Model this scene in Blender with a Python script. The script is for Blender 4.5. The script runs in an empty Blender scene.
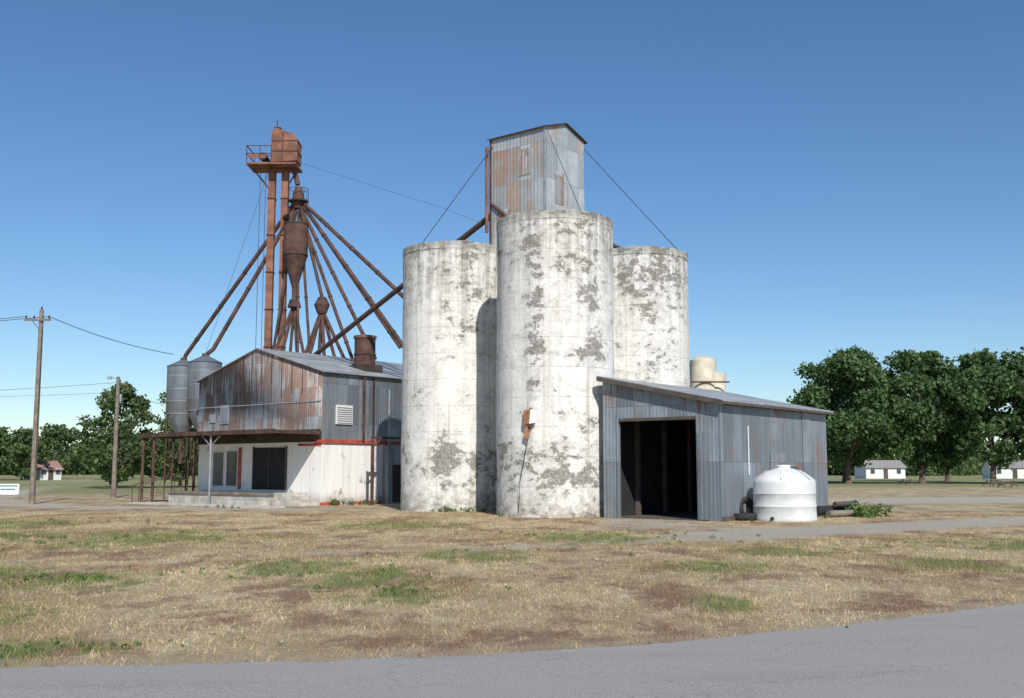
import bpy, math, random
import numpy as np
from mathutils import Vector, Matrix
random.seed(4); rng=np.random.default_rng(7)
S=bpy.context.scene
COL=S.collection
GR=math.radians(-38.75)   # yard grid rotation

# ------------------------------------------------------------------ node helpers
class NT:
    def __init__(s,name):
        s.m=bpy.data.materials.new(name); s.m.use_nodes=True
        s.t=s.m.node_tree; s.b=s.t.nodes['Principled BSDF']; s.o=s.t.nodes['Material Output']
    def n(s,ty,ins=None,**kw):
        nd=s.t.nodes.new(ty)
        for k,v in kw.items(): setattr(nd,k,v)
        for k,v in (ins or {}).items():
            if hasattr(v,'links') or isinstance(v,bpy.types.NodeSocket): s.t.links.new(v,nd.inputs[k])
            else: nd.inputs[k].default_value=v
        return nd
    def math(s,op,a,b=0.0,c=None,clamp=False):
        i={0:a,1:b}
        if c is not None: i[2]=c
        return s.n('ShaderNodeMath',i,operation=op,use_clamp=clamp).outputs[0]
    def mix(s,f,a,b,bt='MIX'):
        nd=s.n('ShaderNodeMix',data_type='RGBA',blend_type=bt)
        for k,v in ((0,f),(6,a),(7,b)):
            if isinstance(v,bpy.types.NodeSocket): s.t.links.new(v,nd.inputs[k])
            elif k==0: nd.inputs[0].default_value=v
            else: nd.inputs[k].default_value=(*v[:3],1)
        return nd.outputs[2]
    def ss(s,x,lo,hi,a=0.0,b=1.0):
        return s.n('ShaderNodeMapRange',{0:x,1:lo,2:hi,3:a,4:b},interpolation_type='SMOOTHSTEP').outputs[0]
    def noise(s,vec,scale,detail=4,rough=.55,dist=0.0):
        return s.n('ShaderNodeTexNoise',{'Vector':vec,'Scale':scale,'Detail':detail,'Roughness':rough,'Distortion':dist}).outputs[0]
    def map(s,vec,scale=(1,1,1),loc=(0,0,0)):
        return s.n('ShaderNodeMapping',{'Vector':vec,'Scale':scale,'Location':loc}).outputs[0]
    def bump(s,h,strength=.5,dist=.02):
        nb=s.n('ShaderNodeBump',{'Height':h,'Strength':strength,'Distance':dist})
        s.t.links.new(nb.outputs[0],s.b.inputs['Normal']); return nb
    def set(s,**kw):
        for k,v in kw.items():
            k={'color':'Base Color','rough':'Roughness','metal':'Metallic'}.get(k,k)
            if isinstance(v,bpy.types.NodeSocket): s.t.links.new(v,s.b.inputs[k])
            else: s.b.inputs[k].default_value=(*v,1) if isinstance(v,tuple) else v
        return s.m

def plain(name,c,rough=.7,var=.25,scale=3.0,metal=0.0,bump=.2):
    T=NT(name); p=T.n('ShaderNodeTexCoord').outputs['Object']
    f=T.noise(p,scale,6,.65)
    d=tuple(x*(1-var) for x in c); l=tuple(min(1,x*(1+var)) for x in c)
    T.bump(T.noise(p,scale*8,3),bump,.01)
    return T.set(color=T.mix(T.ss(f,.3,.7),d,l),rough=rough,metal=metal)

def metal_mat(name,base=(.30,.33,.36),rust=(.15,.075,.045),amt=.5,sheet=(.8,2.2),streak=1.0,metal=.25,seed=0.0,dark=.72,dirt=.5,shw=.2,rib=.17,ribw=.10):
    T=NT(name); uv=T.n('ShaderNodeTexCoord').outputs['UV']
    uvm=T.map(uv,loc=(seed,0,0))
    sep=T.n('ShaderNodeSeparateXYZ',{0:uv}); u=sep.outputs[0]; v=sep.outputs[1]
    br=T.n('ShaderNodeTexBrick',{'Vector':uvm,'Color1':(.0,.0,.0,1),'Color2':(1,1,1,1),'Mortar':(0.0,0,0,1),'Scale':1.0,'Mortar Size':.012,'Mortar Smooth':.1,'Bias':0.0,'Brick Width':sheet[0],'Row Height':sheet[1]},offset=.0,squash=1.0)
    fine=T.noise(uvm,6,5,.6); big=T.noise(uvm,.55,4,.6)
    d=tuple(x*dark for x in base); l=tuple(min(1,x*1.3) for x in base)
    c=T.mix(br.outputs[0],d,l)
    c=T.mix(T.ss(big,.35,.7,0,.7),c,tuple(x*.72 for x in base))
    drt=T.noise(T.map(uvm,(3.0,.35,1),(1,9,0)),1.0,7,.7)
    c=T.mix(T.ss(drt,.45,.72,0,dirt),c,(.13,.115,.10))
    c=T.mix(T.math('MULTIPLY',br.outputs[1],.55),c,tuple(x*.4 for x in base))
    st=T.noise(T.map(uvm,(4.0,.28,1)),1.0,7,.68)
    blot=T.noise(T.map(uvm,(1.0,.8,1),(3,7,0)),.7,6,.7)
    shv=T.n('ShaderNodeTexWhiteNoise',{'Vector':T.n('ShaderNodeVectorMath',{0:T.map(uvm,(1/sheet[0],1/sheet[1],1))},operation='FLOOR').outputs[0]},noise_dimensions='3D').outputs[0]
    r=T.math('ADD',T.math('MULTIPLY',st,streak),T.math('MULTIPLY',blot,.7))
    r=T.math('ADD',r,T.math('MULTIPLY',shv,shw))
    lo=1.22-.36*amt
    rm=T.ss(r,lo,lo+.16)
    rc=T.mix(fine,rust,tuple(x*2.0 for x in rust))
    c=T.mix(T.math('MULTIPLY',rm,.82),c,rc)
    w=T.math('SINE',T.math('MULTIPLY',u,2*math.pi/rib))
    c=T.mix(T.ss(w,-1,-.3,ribw,0),c,(.03,.03,.03))
    h=T.math('ADD',w,T.math('MULTIPLY',fine,.4))
    T.bump(h,.28,.02)
    return T.set(color=c,rough=T.ss(rm,0,1,.5,.85),metal=T.ss(rm,0,1,metal,0))

def silo_mat(name,seed,cols,base_bias=.0):
    T=NT(name); p=T.n('ShaderNodeTexCoord').outputs['Object']
    pm=T.map(p,loc=(seed,seed*2,seed*.7))
    sep=T.n('ShaderNodeSeparateXYZ',{0:p}); z=sep.outputs[2]
    nrm=T.n('ShaderNodeVectorMath',{0:T.map(p,(1,1,0))},operation='NORMALIZE').outputs[0]
    pw=T.map(p,(1,1,1.35),(seed,seed*2,seed*.7))
    n1=T.noise(pw,.85,4,.6,.2); n2=T.noise(pw,2.6,10,.74,.25); n3=T.noise(pm,9,5,.7)
    big=T.noise(pm,.28,2,.5)
    v=T.math('ADD',T.math('MULTIPLY',n1,.42),T.math('MULTIPLY',n2,.58))
    v=T.math('ADD',v,T.math('MULTIPLY',T.math('SUBTRACT',big,.5),.16))
    topb=T.ss(z,9.8,12.6,0,.045); lowb=T.math('MULTIPLY',T.ss(z,3.7,2.4),T.ss(z,.4,1.4,.5,1))
    v=T.math('ADD',v,topb); v=T.math('ADD',v,T.math('MULTIPLY',lowb,.055+base_bias))
    for (dx,dy,wid,z0,z1,am) in cols:
        l=math.hypot(dx,dy)
        dot=T.n('ShaderNodeVectorMath',{0:nrm,1:(dx/l,dy/l,0)},operation='DOT_PRODUCT').outputs['Value']
        m=T.ss(dot,math.cos(wid),math.cos(wid*.25))
        zz=T.math('MULTIPLY',T.ss(z,z0-.6,z0+.6),T.ss(z,z1+.8,z1-.8))
        v=T.math('ADD',v,T.math('MULTIPLY',T.math('MULTIPLY',m,zz),am))
    peel=T.ss(v,.588,.608)
    thin=T.ss(v,.47,.59,0,.40)
    gr=T.noise(T.map(pm,(2.4,2.4,.10)),1.0,6,.65)
    paint=T.mix(T.ss(gr,.42,.75,0,.58),(.86,.835,.785),(.48,.455,.405))
    paint=T.mix(T.math('MULTIPLY',T.ss(n3,.44,.70),.42),paint,(.38,.355,.315))
    paint=T.mix(T.ss(T.noise(pm,.7,7,.7),.42,.68,0,.35),paint,(.46,.435,.385))
    paint=T.mix(thin,paint,(.36,.34,.30))
    conc=T.mix(T.noise(pm,6,6,.75),(.07,.063,.054),(.31,.288,.25))
    pf=T.math('MULTIPLY',peel,T.ss(n3,.62,.42,.5,.95))
    c=T.mix(pf,paint,conc)
    ms=T.noise(T.map(pm,(3.4,3.4,.14),(5,1,2)),1.0,8,.74)
    mm=T.math('MULTIPLY',T.ss(ms,.38,.60),T.ss(z,7.0,12.5,0,.78))
    mm=T.math('MULTIPLY',mm,T.ss(n2,.35,.6,.45,1))
    c=T.mix(mm,c,(.16,.15,.125))
    c=T.mix(T.ss(z,12.1,12.5,0,.5),c,(.15,.14,.11))
    ms2=T.noise(T.map(pm,(4.4,4.4,.08),(2,8,2)),1.0,6,.7)
    c=T.mix(T.math('MULTIPLY',T.ss(ms2,.54,.70),.48),c,(.25,.23,.195))
    fr=T.math('FRACT',T.math('ADD',T.math('DIVIDE',z,1.22),T.math('MULTIPLY',T.noise(pm,.8,2),.05)))
    jl=T.math('LESS_THAN',fr,.022)
    c=T.mix(T.math('MULTIPLY',jl,T.ss(n2,.35,.6,.03,.42)),c,(.2,.19,.16))
    c=T.mix(T.math('MULTIPLY',T.ss(z,1.3,.0,0,.75),T.ss(n2,.35,.6,.2,1)),c,(.25,.21,.16))
    h=T.math('ADD',T.math('MULTIPLY',peel,-1.0),T.math('MULTIPLY',n2,.8))
    h=T.math('ADD',h,T.math('MULTIPLY',jl,-.6))
    T.bump(h,.6,.03)
    return T.set(color=c,rough=.88)

# ------------------------------------------------------------------ mesh builder
class MB:
    def __init__(s): s.v=[];s.f=[];s.uv=[];s.mi=[];s.sm=[];s.mats=[]
    def m(s,mat):
        if mat not in s.mats: s.mats.append(mat)
        return s.mats.index(mat)
    def poly(s,pts,mat,uvs=None,smooth=False):
        b=len(s.v); s.v+= [tuple(p) for p in pts]; s.f.append(tuple(range(b,b+len(pts))))
        if uvs is None:
            p0=Vector(pts[0]); nrm=(Vector(pts[1])-p0).cross(Vector(pts[2])-p0)
            if nrm.length>0: nrm.normalize()
            if abs(nrm.z)<.9:
                e1=Vector((0,0,1)).cross(nrm).normalized(); e2=nrm.cross(e1)
            else: e1=Vector((1,0,0)); e2=Vector((0,1,0))
            if e2.z<0: e2=-e2
            uvs=[(Vector(p).dot(e1),Vector(p).dot(e2)) for p in pts]
        s.uv+=uvs; s.mi.append(s.m(mat)); s.sm.append(smooth)
    def box(s,x0,x1,y0,y1,z0,z1,mat):
        a=[(x0,y0),(x1,y0),(x1,y1),(x0,y1)]
        for i in range(4):
            p=a[i];q=a[(i+1)%4]; s.poly([(*p,z0),(*q,z0),(*q,z1),(*p,z1)],mat)
        s.poly([(*p,z1) for p in a],mat); s.poly([(*p,z0) for p in a[::-1]],mat)
    def slab(s,pts,th,mat):
        lo=[(p[0],p[1],p[2]-th) for p in pts]; n=len(pts)
        s.poly(pts,mat); s.poly(lo[::-1],mat)
        for i in range(n): s.poly([lo[i],lo[(i+1)%n],pts[(i+1)%n],pts[i]],mat)
    def cyl(s,p,q,r,mat,r2=None,n=12,caps=True,smooth=True):
        p=Vector(p);q=Vector(q); r2=r if r2 is None else r2
        d=(q-p); L=d.length; d.normalize()
        a=d.orthogonal().normalized() if abs(d.z)<.999 else Vector((1,0,0)); b=d.cross(a)
        for i in range(n):
            t0=2*math.pi*i/n; t1=2*math.pi*(i+1)/n
            c0=a*math.cos(t0)+b*math.sin(t0); c1=a*math.cos(t1)+b*math.sin(t1)
            R=max(r,r2)
            s.poly([p+c0*r,p+c1*r,q+c1*r2,q+c0*r2],mat,[(t0*R,0),(t1*R,0),(t1*R,L),(t0*R,L)],smooth)
        if caps:
            for o,rr,rev in ((p,r,True),(q,r2,False)):
                if rr>1e-4:
                    pts=[o+(a*math.cos(2*math.pi*i/n)+b*math.sin(2*math.pi*i/n))*rr for i in range(n)]
                    s.poly(pts[::-1] if rev else pts,mat)
    def path(s,pts,r,mat,n=8):
        for a,b in zip(pts,pts[1:]): s.cyl(a,b,r,mat,n=n)
    def sag(s,p,q,drop,r,mat,k=10):
        p=Vector(p);q=Vector(q);P=[]
        for i in range(k+1):
            t=i/k; v=p.lerp(q,t); v.z-=4*drop*t*(1-t); P.append(v)
        s.path(P,r,mat,5)
    def finish(s,name,parent=None,loc=(0,0,0),rot=0.0,weld=True):
        me=bpy.data.meshes.new(name); me.from_pydata(s.v,[],s.f)
        for m in s.mats: me.materials.append(m)
        me.polygons.foreach_set('material_index',s.mi); me.polygons.foreach_set('use_smooth',s.sm)
        ul=me.uv_layers.new(name='UVMap'); ul.data.foreach_set('uv',np.array(s.uv,dtype=np.float32).ravel())
        if weld:
            import bmesh
            bm=bmesh.new(); bm.from_mesh(me); bmesh.ops.remove_doubles(bm,verts=bm.verts,dist=.0004); bm.to_mesh(me); bm.free()
            try: me.set_sharp_from_angle(angle=math.radians(40))
            except Exception: pass
        ob=bpy.data.objects.new(name,me); COL.objects.link(ob)
        ob.location=loc; ob.rotation_euler=(0,0,rot)
        if parent: ob.parent=parent
        return ob
def empty(name,loc,rot=0.0):
    e=bpy.data.objects.new(name,None); e.empty_display_size=.5; COL.objects.link(e); e.location=loc; e.rotation_euler=(0,0,rot); return e

# ------------------------------------------------------------------ materials
M_gal=metal_mat('galvanised_sheet',base=(.26,.295,.325),amt=.5,seed=3,dirt=.6)
M_gal_shed=metal_mat('galvanised_sheet_shed',base=(.27,.31,.345),amt=.50,seed=11,dirt=.5,dark=.62,shw=.3)
M_gable=metal_mat('galvanised_gable',base=(.50,.51,.515),amt=.84,sheet=(.8,1.6),seed=5,streak=1.15,dirt=.4,rust=(.16,.085,.055))
M_head=metal_mat('galvanised_headhouse',base=(.47,.49,.50),amt=1.05,sheet=(.85,1.75),seed=27,streak=.55,rust=(.20,.13,.09),dirt=.3,shw=.42,ribw=.05,rib=.21,dark=.8)
M_roof=metal_mat('roof_sheet',base=(.40,.42,.43),amt=.4,sheet=(.8,3),seed=8)
M_bin=metal_mat('bin_steel',base=(.24,.27,.30),amt=.25,sheet=(2.2,.9),seed=2,metal=.4)
M_rust=plain('rusty_steel',(.085,.043,.032),.85,.5,1.6)
M_rust2=plain('rusty_red_casing',(.21,.09,.055),.8,.42,1.2)
M_rustd=plain('dark_rust',(.05,.033,.028),.85,.4,2)
M_rusto=plain('bright_rust',(.42,.20,.10),.8,.5,4)
M_wire=plain('wire',(.03,.03,.03),.6,.1)
M_wood=plain('weathered_wood',(.20,.165,.13),.9,.3,2.5)
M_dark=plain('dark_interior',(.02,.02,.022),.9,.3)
M_beam=plain('old_timber',(.09,.075,.06),.9,.3)
M_red=plain('red_paint',(.42,.07,.05),.7,.35)
M_conc=plain('concrete',(.47,.44,.39),.9,.3,1.5)
M_pipe_lt=plain('galvanised_pipe',(.36,.38,.39),.5,.2,2,.4)
M_poly=plain('white_polyethylene',(.62,.63,.615),.5,.12,1.2,bump=.03)
M_tire=plain('black_rubber',(.02,.02,.02),.8,.3)
M_trim=plain('white_trim',(.7,.7,.68),.6,.1)
M_cream=plain('cream_tank_paint',(.60,.54,.42),.6,.25,.8)
T=NT('window_glass'); M_glass=T.set(color=(.05,.07,.08),rough=.12)
T=NT('white_painted_wall'); p=T.n('ShaderNodeTexCoord').outputs['Object']
z=T.n('ShaderNodeSeparateXYZ',{0:p}).outputs[2]
n_=T.noise(p,1.1,8,.72); st=T.noise(T.map(p,(3,3,.2)),1,6,.7)
c=T.mix(T.ss(st,.42,.7,0,.45),(.85,.825,.79),(.55,.50,.44))
c=T.mix(T.math('MULTIPLY',T.ss(n_,.60,.62),.8),c,(.36,.31,.26))
c=T.mix(T.math('MULTIPLY',T.ss(z,.8,0.0),T.ss(n_,.3,.6,.2,.9)),c,(.32,.25,.18))
T.bump(n_,.3,.02)
M_white=T.set(color=c,rough=.85)

# ------------------------------------------------------------------ concrete silos
H=12.6; R=2.52
def silo(pos,mat,seed):
    e=empty('concrete_silo',(pos[0],pos[1],0))
    b=MB(); n=96
    lv=[0]+[.61*i for i in range(1,20)]+[H-.34]
    for z0,z1 in zip(lv,lv[1:]):
        b.cyl((0,0,z0),(0,0,z1),R,mat,n=n,caps=False)
    w=b.finish('wall',e)
    for v in w.data.vertices:
        a=math.atan2(v.co.y,v.co.x); k=1+.004*math.sin(v.co.z*2.1+seed)+.0035*math.sin(3*a+v.co.z*.7+seed)
        v.co.x*=k; v.co.y*=k
    b=MB()
    b.cyl((0,0,H-.34),(0,0,H-.04),R+.025,mat,n=n)
    b.cyl((0,0,H-.04),(0,0,H),R+.025,mat,r2=R-.02,n=n)
    b.cyl((0,0,H),(0,0,H+.14),R-.1,mat,r2=.5,n=n)
    w=b.finish('roof_rim',e)
    for v in w.data.vertices:
        a=math.atan2(v.co.y,v.co.x)
        if v.co.z>H-.1: v.co.z+=.018*math.sin(5*a+seed)+.02*math.sin(13*a)+.02*math.sin(29*a+seed)
    return e
C=(1.87,45.4); L=(-2.82,51.4); Rr=(6.3,52.6); B=(1.7,58.4)
m1=silo_mat('peeling_paint_a',1.3,[(-.42,-1,.22,4.6,11.6,.085),(.66,-1,.30,6,12.3,.055),(.3,-1,.5,1,5,.02),(-.1,-1,.9,.5,2.4,.02)])
m2=silo_mat('peeling_paint_b',7.7,[(-.15,-1,.45,1.6,3.4,.06),(.35,-1,.25,8,12.3,.06)])
m3=silo_mat('peeling_paint_c',13.1,[(.35,-1,.7,6.5,12,.055)])
eC=silo(C,m1,1); eL=silo(L,m2,2); eR=silo(Rr,m3,3); eB=silo(B,m3,4)
b=MB()
b.poly([(-1.42,-2.2,4.3),(-1.12,-2.62,4.35),(-1.18,-2.66,3.75),(-1.44,-2.3,3.7)],M_rusto)
b.poly([(-1.12,-2.62,4.35),(-.82,-2.42,4.25),(-.92,-2.52,3.8),(-1.18,-2.66,3.75)],M_trim)
b.poly([(-1.3,-2.45,3.75),(-1.08,-2.6,3.7),(-1.22,-2.5,3.15),(-1.42,-2.3,3.2)],M_rusto)
b.cyl((-1.1,-2.4,4.4),(-1.15,-2.6,3.6),.05,M_rust,n=8)
b.path([(-.95,-2.42,4.3),(-1.25,-2.45,3.0),(-1.55,-2.25,1.4),(-1.6,-2.05,.2)],.012,M_wire)
b.sag((-.2,-2.6,5.2),(2.5,-.9,3.4),.25,.010,M_wire)
b.finish('rusty_spout',eC)
b=MB(); b.sag((1.7,-2.1,3.9),(-2.3,-1.35,6.2),.2,.010,M_wire)
b.finish('cable',eL)
e=empty('interstice_bin',(1.75,52,0),GR)
b=MB(); b.box(-3.2,3.2,-3.2,3.2,0,H-.1,m2); b.finish('core_wall',e)

# ------------------------------------------------------------------ headhouse on top
e=empty('headhouse',(1.56,49.0,0),GR)
b=MB(); z0=H; z1=18.2; a0=-3.35; bb=3.25; rg=.5
b.poly([(a0,0,z0),(0,0,z0),(0,0,z1),(a0,0,z1)],M_head)
b.poly([(0,0,z0),(0,bb,z0),(0,bb,z1),(0,bb/2,z1+rg),(0,0,z1)],M_head)
b.poly([(a0,bb,z0),(a0,0,z0),(a0,0,z1),(a0,bb/2,z1+rg),(a0,bb,z1)],M_head)
b.poly([(0,bb,z0),(a0,bb,z0),(a0,bb,z1),(0,bb,z1)],M_head)
b.finish('walls',e)
b=MB(); o=.14
zr=z1+rg+.05; ze=z1-.02
b.slab([(a0-o,-o,ze),(o,-o,ze),(o,bb/2,zr),(a0-o,bb/2,zr)],.05,M_rustd)
b.slab([(o,bb+o,ze),(a0-o,bb+o,ze),(a0-o,bb/2,zr),(o,bb/2,zr)],.05,M_rustd)
b.finish('roof',e)
b=MB()
b.box(-.05,.03,-.04,.04,z0,z1-.05,M_pipe_lt); b.box(a0-.04,a0+.06,-.05,.05,z0,z1-.05,M_rust)
b.cyl((a0-.16,-.1,z0+.9),(a0-.16,-.1,z1-.4),.09,M_rust2)
b.box(-2.9,-2.0,-.02,-.006,z0+.3,z0+1.9,M_gable); b.box(-1.6,-.9,-.02,-.006,z1-2.2,z1-.9,M_gable)
b.box(.006,.02,.8,1.5,z0+2.0,z0+3.6,M_gable)
b.box(a0-.3,.3,-.35,bb+.3,H-.02,H+.16,M_conc)
b.finish('corner_trim',e)
b=MB()
def loc2(e,p):
    return Matrix.Rotation(-e.rotation_euler[2],4,'Z')@(Vector(p)-Vector(e.location))
b.path([loc2(e,(-.95,51.0,17.8)),loc2(e,(-4.3,49.6,H))],.02,M_wire,5)
b.path([loc2(e,(1.7,48.9,17.9)),loc2(e,(2.9,43.4,H))],.014,M_wire,5)
b.path([loc2(e,(3.6,51.4,17.8)),loc2(e,(8.1,51.0,H))],.02,M_wire,5)
b.path([loc2(e,(3.6,51.6,13.5)),loc2(e,(6.1,52.6,H+.15))],.12,M_rust)
b.path([loc2(e,(-1.0,51.0,14.9)),loc2(e,(.6,49.6,13.2))],.09,M_rust)
b.finish('guy_cables',e)

# ------------------------------------------------------------------ lean-to shed
e=empty('truck_shed',(7.78,39.7,0),GR)
FL=-5.25; BK=10.0; zl=5.55; zr=4.45
def zt(a): return zr+(zl-zr)*(a/FL)
b=MB()
d0,d1,dh=-4.5,-1.0,3.82
b.poly([(d1,0,0),(0,0,0),(0,0,zr),(d1,0,zt(d1))],M_gal_shed)
b.poly([(FL,0,0),(d0,0,0),(d0,0,zt(d0)),(FL,0,zt(FL))],M_gal_shed)
b.poly([(d0,0,dh),(d1,0,dh),(d1,0,zt(d1)),(d0,0,zt(d0))],M_gal_shed)
b.poly([(0,0,0),(0,BK,0),(0,BK,zr),(0,0,zr)],M_gal_shed)
b.poly([(0,BK,0),(FL,BK,0),(FL,BK,zl),(0,BK,zr)],M_gal_shed)
b.poly([(FL,BK,0),(FL,0,0),(FL,0,zl),(FL,BK,zl)],M_gal_shed)
b.finish('walls',e)
b=MB(); o=.28
def zz(a): return zr+(zl-zr)*(a/FL)+.12
b.slab([(FL-.12,-o,zz(FL-.12)),(o,-o,zz(o)),(o,BK+o,zz(o)),(FL-.12,BK+o,zz(FL-.12))],.06,M_roof)
b.finish('roof',e)
b=MB()
for k in range(16):
    y=-.1+k*.67
    b.box(0.01,.24,y,y+.07,zr-.10,zr+.0,M_beam)
b.slab([(FL-.1,-o-.03,zz(FL-.1)-.03),(o,-o-.03,zz(o)-.03),(o,-o+.02,zz(o)-.03),(FL-.1,-o+.02,zz(FL-.1)-.03)],.18,M_beam)
b.box(o-.02,o+.02,-o+.03,BK+o,zz(o)-.16,zz(o)-.075,M_beam)
b.box(d0-.1,d0,-.035,.12,0,dh+.1,M_gal); b.box(d1,d1+.09,-.035,.12,0,dh+.1,M_gal)
b.box(d0,d1,-.035,.1,dh,dh+.12,M_beam)
b.box(-.06,.02,-.02,.06,0,zr-.03,M_gal)
b.finish('frame',e)
b=MB()
for y in (2.2,4.4,6.6):
    b.box(FL+.1,FL+.3,y,y+.15,0,5.2,M_beam); b.box(-.25,-.07,y,y+.15,0,4.3,M_beam)
    b.box(FL+.1,-.1,y,y+.1,4.0,4.2,M_beam)
for z in (1.2,2.4,3.6): b.box(FL+.05,-.08,BK-.2,BK-.08,z,z+.12,M_beam)
b.box(FL+.05,-.05,.05,BK-.05,.0,.03,M_beam)
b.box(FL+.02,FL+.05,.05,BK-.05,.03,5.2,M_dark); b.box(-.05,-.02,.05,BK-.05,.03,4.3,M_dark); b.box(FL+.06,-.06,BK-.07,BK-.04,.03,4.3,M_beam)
b.box(-3.3,-3.15,5.0,5.15,.06,3.9,M_wood)
b.path([(-3.9,4.6,.06),(-3.9,4.6,3.6)],.03,M_rust)
b.box(-4.6,-3.2,6.5,8.5,.03,1.3,M_beam); b.cyl((-2.2,7.0,.03),(-2.2,7.0,.9),.3,M_rustd)
b.finish('interior_framing',e)
b=MB()
b.box(-.93,-.48,-.075,-.045,.05,3.3,M_gal)
b.path([(.05,2.2,1.7),(.05,2.2,3.6)],.025,M_trim)
b.box(.01,.03,4.2,5.6,.3,2.6,M_gal); b.box(.01,.03,7.4,8.2,1.4,4.2,M_gal)
b.box(.035,.10,-.02,BK,.0,.18,M_beam)
b.finish('patch_sheets',e)

# ------------------------------------------------------------------ feed mill building
O=(-10.3,57.5,0)
e=empty('feed_mill_building',O,GR)
Wd=11.1; zE=7.25; zP=8.85; LB=18; zs=3.42
b=MB()
b.box(-Wd,0,0,LB,0,zs,M_white)
b.finish('block_wall',e)
b=MB(); g=.07
b.poly([(-Wd-g,-g,4.0),(g,-g,4.0),(g,-g,zE),(-Wd/2,-g,zP),(-Wd-g,-g,zE)],M_gable)
b.poly([(g,-g,zs+.12),(g,LB,zs+.12),(g,LB,zE),(g,-g,zE)],M_gal)
b.poly([(-Wd-g,LB,zs),(-Wd-g,-g,zs),(-Wd-g,-g,zE),(-Wd-g,LB,zE)],M_gal)
b.poly([(g,LB,zs),(-Wd-g,LB,zs),(-Wd-g,LB,zE),(-Wd/2,LB,zP),(g,LB,zE)],M_gal)
b.poly([(-Wd-g,-g+.01,zs),(g,-g+.01,zs),(g,-g+.01,4.0),(-Wd-g,-g+.01,4.0)],M_rustd)
b.finish('metal_walls',e)
b=MB(); o=.22; sl=(zP-zE)/(Wd/2)
b.slab([(-Wd/2,-o,zP+.06),(g+o,-o,zE+.06-sl*o),(g+o,LB+o,zE+.06-sl*o),(-Wd/2,LB+o,zP+.06)],.06,M_roof)
b.slab([(-Wd-g-o,-o,zE+.06-sl*o),(-Wd/2,-o,zP+.06),(-Wd/2,LB+o,zP+.06),(-Wd-g-o,LB+o,zE+.06-sl*o)],.06,M_roof)
b.finish('roof',e)
b=MB()
b.box(-.4,g+.02,-.09,-.005,zs-.07,zs+.12,M_red); b.box(.004,.1,0,LB,zs-.06,zs+.14,M_red)
b.box(-1.9,0.0,-.03,-.003,3.2,3.34,M_red)
b.box(.003,.03,0,4.5,.0,.16,M_red)
b.finish('red_stripe',e)
b=MB()
b.box(g+.01,g+.09,.9,2.1,4.4,5.45,M_trim)
for i in range(8): b.box(g+.09,g+.12,.95,2.05,4.46+i*.12,4.5+i*.12,M_pipe_lt)
b.finish('louvre_vent',e)
b=MB()
b.box(g+.005,g+.14,2.9,3.0,3.5,7.1,M_rust); b.box(g+.005,g+.10,3.7,3.78,3.5,7.1,M_rustd)
b.path([(g+.1,4.9,.3),(g+.1,4.9,6.5)],.05,M_pipe_lt)
b.box(.02,.45,4.6,8.5,0,3.3,M_gal); b.box(.45,.5,5.0,6.0,.1,2.2,M_rustd)
b.finish('downspouts',e)
b=MB()
def window(x0,x1,z0_,z1_,frame=M_trim,glass=M_glass,mull=1):
    b.box(x0,x1,-.05,-.004,z0_,z1_,frame)
    w=(x1-x0-.08*(mull+1))/mull
    for i in range(mull):
        xa=x0+.08+i*(w+.08); b.box(xa,xa+w,-.075,-.052,z0_+.08,z1_-.08,glass)
window(-9.6,-8.5,.9,3.0); window(-8.3,-7.2,.9,3.05)
b.box(-7.15,-6.9,-.06,-.01,.8,3.2,M_red)
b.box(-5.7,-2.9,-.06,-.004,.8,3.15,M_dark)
b.box(-4.33,-4.27,-.1,-.06,.8,3.15,M_beam); b.box(-5.78,-5.7,-.1,-.004,.8,3.22,M_beam); b.box(-2.9,-2.82,-.1,-.004,.8,3.22,M_beam)
b.finish('doors_and_windows',e)
b=MB()
b.box(-10.6,-1.0,-2.3,-.08,0,.66,M_conc); b.box(-10.6,-1.0,-2.38,-2.3,.56,.70,M_wood)
for i in range(4): b.box(-.98,-.98+.28*(4-i),-2.0,-.3,i*.17,(i+1)*.17-.003,M_conc)
b.box(-4.5,-1.2,-3.3,-2.42,0,.28,M_conc)
b.box(-11.0,1.2,-4.6,-3.35,-.05,.07,M_conc)
b.finish('loading_dock',e)
b=MB()
b.slab([(-12.6,-3.1,4.02),(-.0,-3.1,3.92),(-.0,-.1,4.1),(-12.6,-.1,4.1)],.06,M_rustd)
b.box(-12.6,0,-3.18,-3.1,3.80,4.03,M_rust); b.box(-12.68,-12.6,-3.1,-.1,3.8,4.03,M_rust); b.box(0,.08,-3.1,-.2,3.8,3.98,M_rust)
for x in (-9.5,-6.5,-3.5): b.box(x,x+.1,-3.1,-.1,3.78,3.95,M_rust)
b.finish('canopy',e)
b=MB()
for x,m in ((-12.3,M_rust),(-11.2,M_rust),(-5.7,M_pipe_lt)):
    b.cyl((x,-3.0,0),(x,-3.0,3.8),.085 if m==M_rust else .06,m)
b.path([(-5.7,-3.0,3.2),(-6.5,-3.0,3.76)],.03,M_pipe_lt); b.path([(-5.7,-3.0,3.2),(-4.9,-3.0,3.76)],.03,M_pipe_lt)
b.path([(-12.3,-3.0,3.0),(-11.2,-3.0,3.76)],.03,M_rust)
for x0 in (-12.0,-11.3):
    b.path([(x0,-3.8,0),(x0,-3.8,1.0),(x0+.9,-1.6,1.75),(x0+.9,-1.6,.7)],.025,M_rust)
for i in range(5): b.box(-12.0+.18*i,-11.3+.18*i,-3.75+.42*i,-3.4+.42*i,.12+.13*i,.16+.13*i,M_wood)
b.finish('canopy_posts',e)
b=MB()
b.box(-8.9,-8.1,-.13,-.08,4.6,5.7,M_pipe_lt); b.box(-10.0,-9.4,-.12,-.08,4.7,5.2,M_pipe_lt)
b.box(-8.8,-8.2,-.15,-.13,4.7,5.55,M_gal)
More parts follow.
